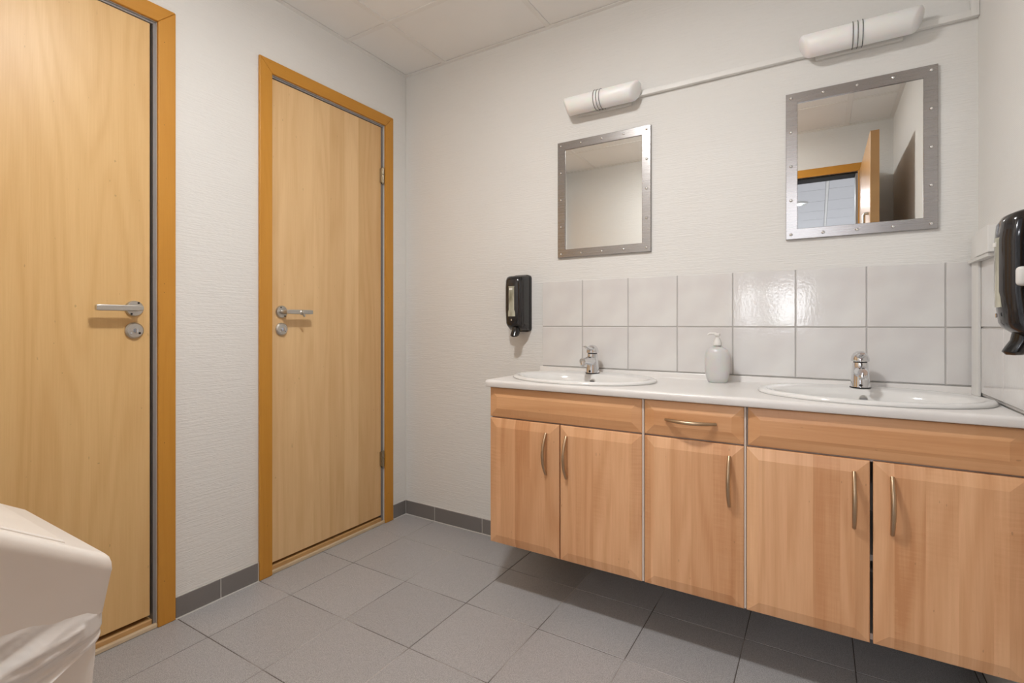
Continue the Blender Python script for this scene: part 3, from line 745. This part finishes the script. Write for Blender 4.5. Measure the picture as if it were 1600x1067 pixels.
# ================================================================= DISPENSERS
def dispenser(x, z, label, w=0.092, hgt=0.262, dep=0.108):
    """local frame: back on y=0, front towards -y"""
    r = root('soap_dispenser', (0, 0, 0), label, 'dispenser', 'black wall-mounted dispensers')
    hw = w/2
    def outline(k, y):   # rounded rectangle in x,z
        pts = []; rad = 0.016*k
        for cxs, czs, a0 in ((1, 1, 0), (-1, 1, 90), (-1, -1, 180), (1, -1, 270)):
            for q in range(5):
                a = math.radians(a0+22.5*q)
                pts.append((cxs*(hw*k-rad)+rad*math.cos(a), y, hgt/2+czs*(hgt/2*k-rad)+rad*math.sin(a)))
        return pts
    MB().rings([outline(1, 0), outline(1, -0.016), outline(0.975, -0.019)], True, True).build('back_plate', 'black_plastic', r, smooth=True)
    # cover: horizontal sections with a rounded front; depth shrinks at top and bottom
    rs = []
    for h_, dp, kw in ((0.006, 0.045, 0.90), (0.010, 0.068, 0.93), (0.030, 0.094, 0.95), (0.040, 0.100, 0.95), (0.10, 0.106, 0.95), (0.20, 0.106, 0.95), (0.232, 0.103, 0.95), (0.246, 0.095, 0.94), (0.253, 0.080, 0.92), (0.256, 0.055, 0.88)):
        ring = []; ww = hw*kw
        ring.append((ww, -0.019, h_)); ring.append((ww, -0.019-(dp-0.019)*0.5, h_))
        for q in range(11):
            a = math.pi*q/10; c_ = math.cos(a); s_ = math.sin(a)
            ring.append((ww*0.985*math.copysign(abs(c_)**0.75, c_), -(dp-0.030)-0.030*s_**0.8, h_))
        ring.append((-ww, -0.019-(dp-0.019)*0.5, h_)); ring.append((-ww, -0.019, h_))
        rs.append(ring)
    cv = MB().rings(rs, True, True).build('cover', 'smoke', r, smooth=True, angle=55)
    # black cap and skirt bands, ribs on both sides
    for s_ in (-1, 1):
        for q in range(4):
            yy = -0.030-0.012*q
            MB().box(s_*hw*0.935, s_*hw*0.965, yy-0.0022, yy+0.0022, 0.040, 0.236, 0.0006).build('rib', 'black_plastic', cv)
    rs = []
    for h_ in (0.070, 0.205):
        ring = []
        for q in range(7):
            a = math.radians(60+60*q/6)
            ring.append((0.036*math.cos(a)*1.0, -(0.106-0.030)-0.0312*math.sin(a)**0.8, h_))
        for q in reversed(range(7)):
            a = math.radians(60+60*q/6)
            ring.append((0.036*math.cos(a)*1.0, -(0.106-0.030)-0.027*math.sin(a)**0.8, h_))
        rs.append(ring)
    wnd = MB().rings(rs, True, True).build('window_strip', 'disp_window', r, smooth=True)
    MB().box(-0.011, 0.006, -0.1082, -0.1060, 0.188, 0.197, 0.0005).build('level_mark', 'white_plastic', wnd)
    MB().box(-0.003, 0.004, -0.1078, -0.1048, 0.050, 0.058, 0.001).build('lock_mark', 'rivet', cv)
    nz = MB(); rs = []
    for h_, a_, dy in ((0.022, 0.020, -0.062), (0.006, 0.019, -0.066), (-0.006, 0.020, -0.072), (-0.016, 0.019, -0.078), (-0.022, 0.012, -0.080), (-0.023, 0.002, -0.080)):
        rs.append([(a_*math.cos(t_), dy+a_*1.05*math.sin(t_), h_) for t_ in [2*math.pi*k/24 for k in range(24)]])
    nz.rings(rs, True, True).build('nozzle', 'black_plastic', r, smooth=True)
    return r
d1 = dispenser(0, 0, 'black soap dispenser on the back wall left of the white tiles')
d1.location = (0.7360, -0.0005, 0.9880)
d2 = copy_tree(d1); d2.rotation_euler = (0, 0, -math.pi/2); d2.location = (W-0.0090, -0.6930, 0.9860)
d2['label'] = 'black dispenser on the right wall, cut by the right edge of the photo'
k = MB(); k.box(0.0420, 0.0590, -0.0900, -0.045, 0.1080, 0.1440, 0.0070, 3).build('side_button', 'white_plastic', d2, smooth=True)
for o in d2.children:
    if o.name.startswith('side_button'):
        # the button was given in the dispenser's own frame
        for v in o.data.vertices: v.co += org(d2)

# ================================================================= WASTE BIN
r = root('waste_bin', (0.75, -1.83, 0), 'cream plastic waste bin with sloping flap lid at the lower left', 'waste bin')
bx0, bx1, by0, by1 = 0.570, 0.930, -1.985, -1.683
def rrect(x0, x1, y0, y1, z, rad=0.02, zf=None):
    pts = []
    for sx, sy, a0 in ((1, 1, 0), (-1, 1, 90), (-1, -1, 180), (1, -1, 270)):
        for q in range(5):
            a = math.radians(a0+22.5*q)
            px = (x1 if sx > 0 else x0)-sx*rad+rad*math.cos(a); py = (y1 if sy > 0 else y0)-sy*rad+rad*math.sin(a)
            pts.append((px, py, zf(py) if zf else z))
    return pts
MB().rings([rrect(bx0+0.035, bx1-0.035, by0+0.03, by1-0.03, 0.0), rrect(bx0+0.03, bx1-0.03, by0+0.025, by1-0.025, 0.012), rrect(bx0+0.002, bx1, by0+0.002, by1, 0.50, 0.016),
            rrect(bx0+0.002, bx1, by0+0.002, by1, 0.595, 0.016), rrect(bx0+0.008, bx1-0.006, by0+0.008, by1-0.006, 0.595, 0.012), rrect(bx0+0.04, bx1-0.04, by0+0.035, by1-0.035, 0.02, 0.012)], True, True).build('bin_body', 'bin_plastic', r, smooth=True)
zb = lambda y: 0.562+(-1.683-y)*0.19
zt = lambda y: 0.650+(-1.669-y)*0.655
lid = MB().rings([rrect(0.566, 0.9345, -1.988, -1.6785, 0, 0.006, zb), rrect(0.5568, 0.9432, -1.995, -1.6705, 0, 0.004, lambda y: zt(y)-0.026),
                  rrect(0.5560, 0.9440, -1.995, -1.6695, 0, 0.004, lambda y: zt(y)-0.021), rrect(0.5570, 0.9430, -1.994, -1.6700, 0, 0.004, lambda y: zt(y)-0.010),
                  rrect(0.5610, 0.9390, -1.991, -1.6720, 0, 0.003, lambda y: zt(y)-0.003), rrect(0.5660, 0.9340, -1.986, -1.6760, 0, 0.002, lambda y: zt(y)+0.0000)], False, True)
lo = lid.build('lid', 'bin_plastic', r, smooth=True, angle=50)
fx0, fx1, fy0, fy1 = 0.585, 0.918, -1.97, -1.722
MB().rings([[(x, y, zt(y)+dz*1.6) for x, y in ((fx0+i, fy0+i), (fx1-i, fy0+i), (fx1-i, fy1-i), (fx0+i, fy1-i))] for i, dz in ((0, -0.002), (0, 0.0012), (0.002, 0.0026), (0.0035, 0.0026))], False, True).build('flap', 'bin_plastic', r)

# liner folded over the rim: a crumpled translucent skirt below the lid
r = root('bin_liner', (0.75, -1.83, 0.55), 'crumpled translucent white liner hanging out below the bin lid', 'bin liner')
per = rrect(bx0-0.0035, bx1+0.0035, by0-0.0035, by1+0.0035, 0, 0.02)
P = [Vector((p[0], p[1], 0)) for p in per]
dist = [0]
for i in range(len(P)): dist.append(dist[-1]+(P[(i+1) % len(P)]-P[i]).length)
tot = dist[-1]; NU, NV = 420, 26; rs = []; cen = Vector((0.75, -1.834, 0))
def at_len(s):
    s %= tot
    for i in range(len(P)):
        if s <= dist[i+1]:
            t_ = (s-dist[i])/(dist[i+1]-dist[i]); a_, b_ = P[i], P[(i+1) % len(P)]
            d = (b_-a_).normalized(); return a_.lerp(b_, t_), Vector((d.y, -d.x, 0))
for j in range(NV+1):
    v = j/NV; ring = []
    for i in range(NU):
        s = tot*i/NU; p, nrm = at_len(s)
        hem = 0.505-0.055*(0.5+0.5*math.sin((p.y+1.70)*11+ (p.x-0.9)*8))-0.012*noise.noise(Vector((p.x*9, p.y*9, 3)))
        if p.y > by1-0.01: hem = 0.524+0.004*noise.noise(Vector((p.x*20, 1, 1)))
        if abs(p.x-bx1) < 0.02: hem = 0.522-0.55*(by1-p.y)+0.9*(by1-p.y)**2
        top_z = min(0.586, zb(p.y)+0.006)
        z = top_z+(hem-top_z)*v
        sl = s*9.0-z*26.0                      # folds run diagonally down the side
        q = Vector((sl, z*7, 2.0))
        fold = (1-abs(noise.noise(q))*2.2)**2*0.012+(1-abs(noise.noise(Vector((sl*2.3, z*20, 9))))*3)**2*0.0045+abs(noise.noise(Vector((sl*6, z*45, 4))))*0.004
        fold *= 0.06+0.94*math.sin(min(1, v*1.15)*math.pi*0.6)
        if p.y > by1-0.02: fold = min(fold, 0.004)
        edge = 1-0.4*max(0, (v-0.85)/0.15)
        ring.append(p+nrm*(0.0010+fold*edge)+Vector((0, 0, z)))
    rs.append(ring)
MB().rings(rs).build('liner_skirt', 'film', r, smooth=True, angle=180)

# ================================================================= LIGHT FITTINGS
def downlight(x, y, z, label, glowmat, grp=None):
    r = root('ceiling_downlight', (x, y, z), label, 'ceiling lamp', grp)
    MB().lathe((x, y, z), [(0.082, 0.0), (0.082, -0.014), (0.088, -0.018), (0.100, -0.012), (0.104, 0.0)], 40).build('trim_ring', 'white_plastic', r, smooth=True)
    MB().lathe((x, y, z), [(0.0, -0.006), (0.0815, -0.006), (0.0815, -0.0045), (0, -0.0045)], 40).build('diffuser', glowmat, r)
    return r
r = root('ceiling_lamp', (LAMP[0], LAMP[1], CH), 'small round opal drum lamp on the washroom ceiling above the floor centre', 'ceiling lamp')
MB().lathe((LAMP[0], LAMP[1], CH+0.002), [(0.0, 0.0), (0.092, 0.0), (0.092, -0.010), (0.0, -0.010)], 40).build('base', 'white_plastic', r, smooth=True)
MB().lathe((LAMP[0], LAMP[1], CH-0.008), [(0.0, 0.0), (0.086, 0.0), (0.086, -0.042), (0.080, -0.047), (0.0, -0.047)], 40).build('opal_drum', 'lamp_glow', r, smooth=True)

for hx_, hy_, w_ in ((1.70, -5.0, 'oval-looking recessed downlight in the hallway ceiling, seen in the right mirror'), (1.70, -7.4, 'farther recessed hallway downlight, in line behind the mirrored one'),
                     (0.5, -3.8, 'recessed hallway downlight closest to the washroom doorway'), (0.5, -6.2, 'recessed hallway downlight on the left, deeper down the corridor')):
    downlight(hx_, hy_, HC, w_, 'hall_glow', 'hallway downlights')
